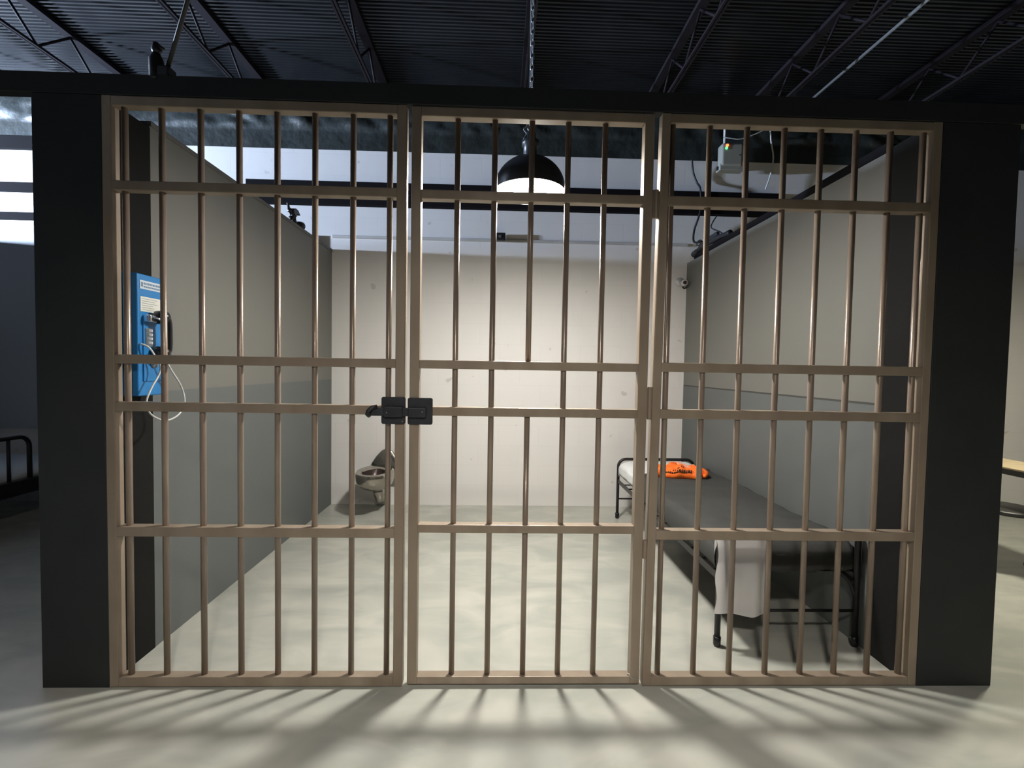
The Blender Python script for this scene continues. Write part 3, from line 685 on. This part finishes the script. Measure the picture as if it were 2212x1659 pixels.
# fixture clamped on the header and the rod rising from it
hf = thing('nozzle_fitting', 'small dark fitting with pointed head clamped on top of the black header', 'fitting', (-1.44, .022, 2.572))
bm = bmesh.new(); tube(bm, [(-1.437, .022, 2.560), (-1.437, .022, 2.573), (-1.438, .022, 2.645), (-1.438, .022, 2.655), (-1.438, .022, 2.672)], [.024, .026, .027, .022, .014], 20); obj('body', bm, M['blackmetal'], hf, smooth=True)
bm = bmesh.new(); tube(bm, [(-1.438, .022, 2.668), (-1.436, .022, 2.685), (-1.440, .022, 2.712), (-1.442, .022, 2.716)], [.012, .020, .012, .006], 14)
tube(bm, [(-1.435, .022, 2.700), (-1.405, .022, 2.690)], [.014, .004], 10); obj('nozzle', bm, M['blackmetal'], hf, smooth=True)
B('bracket', M['blackmetal'], (-1.420, -1.372, -.004, .048, 2.566, 2.612), hf, bevel=.006)
bm = bmesh.new(); tube(bm, [(-1.441, -.0015, 2.583), (-1.441, .0, 2.583)], .0045, 10); obj('indicator', bm, M['label'], hf)
tag(T('brace_rod', M['blackmetal'], [(-1.392, .022, 2.613), (-.985, .022, 3.97)], .0085), 'dark round rod slanting from the header fitting up to the roof', 'rod')

# ------------------------------------------------------------------ left cell: bed seen past the pillar
nb = thing('metal_bed', 'black metal bed in the left-hand cell, cut by the frame edge', 'bed', (-4.6, 1.4, 0))
HX = -3.80; y0, y1 = .95, 1.86
bm = bmesh.new(); pts = [(HX, y0, .33), (HX, y0, .70)]
for k in range(1, 7): a = PI - PI / 2 * k / 6; pts.append((HX, y0 + .08 + .08 * math.cos(a), .70 + .08 * math.sin(a)))
for k in range(0, 7): a = PI / 2 - PI / 2 * k / 6; pts.append((HX, y1 - .08 + .08 * math.cos(a), .70 + .08 * math.sin(a)))
pts += [(HX, y1, .33)]
tube(bm, pts, .0165, 14); obj('headboard', bm, M['blackmetal'], nb, smooth=True)
for y in (1.12, 1.27, 1.42, 1.57, 1.70):
    bm = bmesh.new(); tube(bm, [(HX, y, .42), (HX, y, .78)], .012 if y != 1.57 else .017, 10); obj('spindle', bm, M['blackmetal'], nb, smooth=True)
B('side_rail', M['blackmetal'], (HX - .02, HX + .03, y0 - .1, 2.55, .325, .44), nb)
B('side_rail', M['blackmetal'], (HX - 1.4, HX - .02, y0 - .02, y0 + .02, .33, .42), nb)
obj('mattress', slab(HX - 1.45, HX - .03, y0, 2.5, .40, .52, 0, 10, 20, wob=0, seed=4), M['sheet'], nb, smooth=True)
T('leg', M['blackmetal'], [(HX, 2.5, 0), (HX, 2.5, .34)], .016, nb)

# ------------------------------------------------------------------ right cell: desk and stool seen past the pillar
dk = thing('wall_desk', 'narrow desk with tan top and black edge seen past right pillar', 'desk', (3.8, 1.6, 0))
B('desk_top', M['tan'], (3.585, 3.95, .5, YB - .01, .742, .756), dk, bevel=.003)
B('edge_frame', M['stool'], (3.582, 3.612, .5, YB - .01, .705, .742), dk)
for y in (.55, 2.5): B('leg', M['stool'], (3.90, 3.94, y, y + .04, 0, .742), dk)
st = thing('round_stool', 'dark round stool under the tan desk past right pillar', 'stool', (3.62, 1.22, 0))
bm = bmesh.new(); lathe(bm, [(.001, .425), (.17, .425), (.185, .433), (.185, .452), (.175, .46), (.001, .462)], 36, 3.66, 1.22); obj('seat', bm, M['stool'], st, smooth=True, bevel=.002)
bm = bmesh.new(); lathe(bm, [(.03, .02), (.03, .428)], 20, 3.90, 1.22, capb=True, capt=True); obj('post', bm, M['galv'], st, smooth=True)
bm = bmesh.new(); lathe(bm, [(.001, 0), (.12, 0), (.12, .012), (.03, .024), (.001, .024)], 30, 4.0, 1.22); obj('base_plate', bm, M['stool'], st, smooth=True)

# ------------------------------------------------------------------ world, camera, view
w = bpy.data.worlds.new('World'); sc.world = w; w.use_nodes = True
w.node_tree.nodes['Background'].inputs[0].default_value = (.02, .022, .026, 1); w.node_tree.nodes['Background'].inputs[1].default_value = .2
yaw, pit, rol, F, D = 0.028003, -0.035811, 0.017041, 1000.00, 1.9792
f = Vector((math.sin(yaw) * math.cos(pit), math.cos(yaw) * math.cos(pit), math.sin(pit)))
r0 = Vector((math.cos(yaw), -math.sin(yaw), 0)); u0 = r0.cross(f)
r = r0 * math.cos(rol) + u0 * math.sin(rol); u = -r0 * math.sin(rol) + u0 * math.cos(rol)
cam = bpy.data.cameras.new('camera'); co = bpy.data.objects.new('camera', cam); col.objects.link(co)
mw = Matrix(((r.x, u.x, -f.x, 0), (r.y, u.y, -f.y, -D), (r.z, u.z, -f.z, 1.4), (0, 0, 0, 1)))
co.matrix_world = mw
cam.sensor_fit = 'HORIZONTAL'; cam.sensor_width = 36; cam.lens = F / 2212 * 36; cam.clip_start = .02
sc.camera = co
vs = sc.view_settings; vs.view_transform = 'Standard'; vs.look = 'None'; vs.gamma = 1; vs.exposure = 0; vs.use_curve_mapping = False
sc.cycles.max_bounces = 10; sc.cycles.diffuse_bounces = 6; sc.cycles.glossy_bounces = 5
sc.cycles.sample_clamp_indirect = 6; sc.cycles.caustics_reflective = False
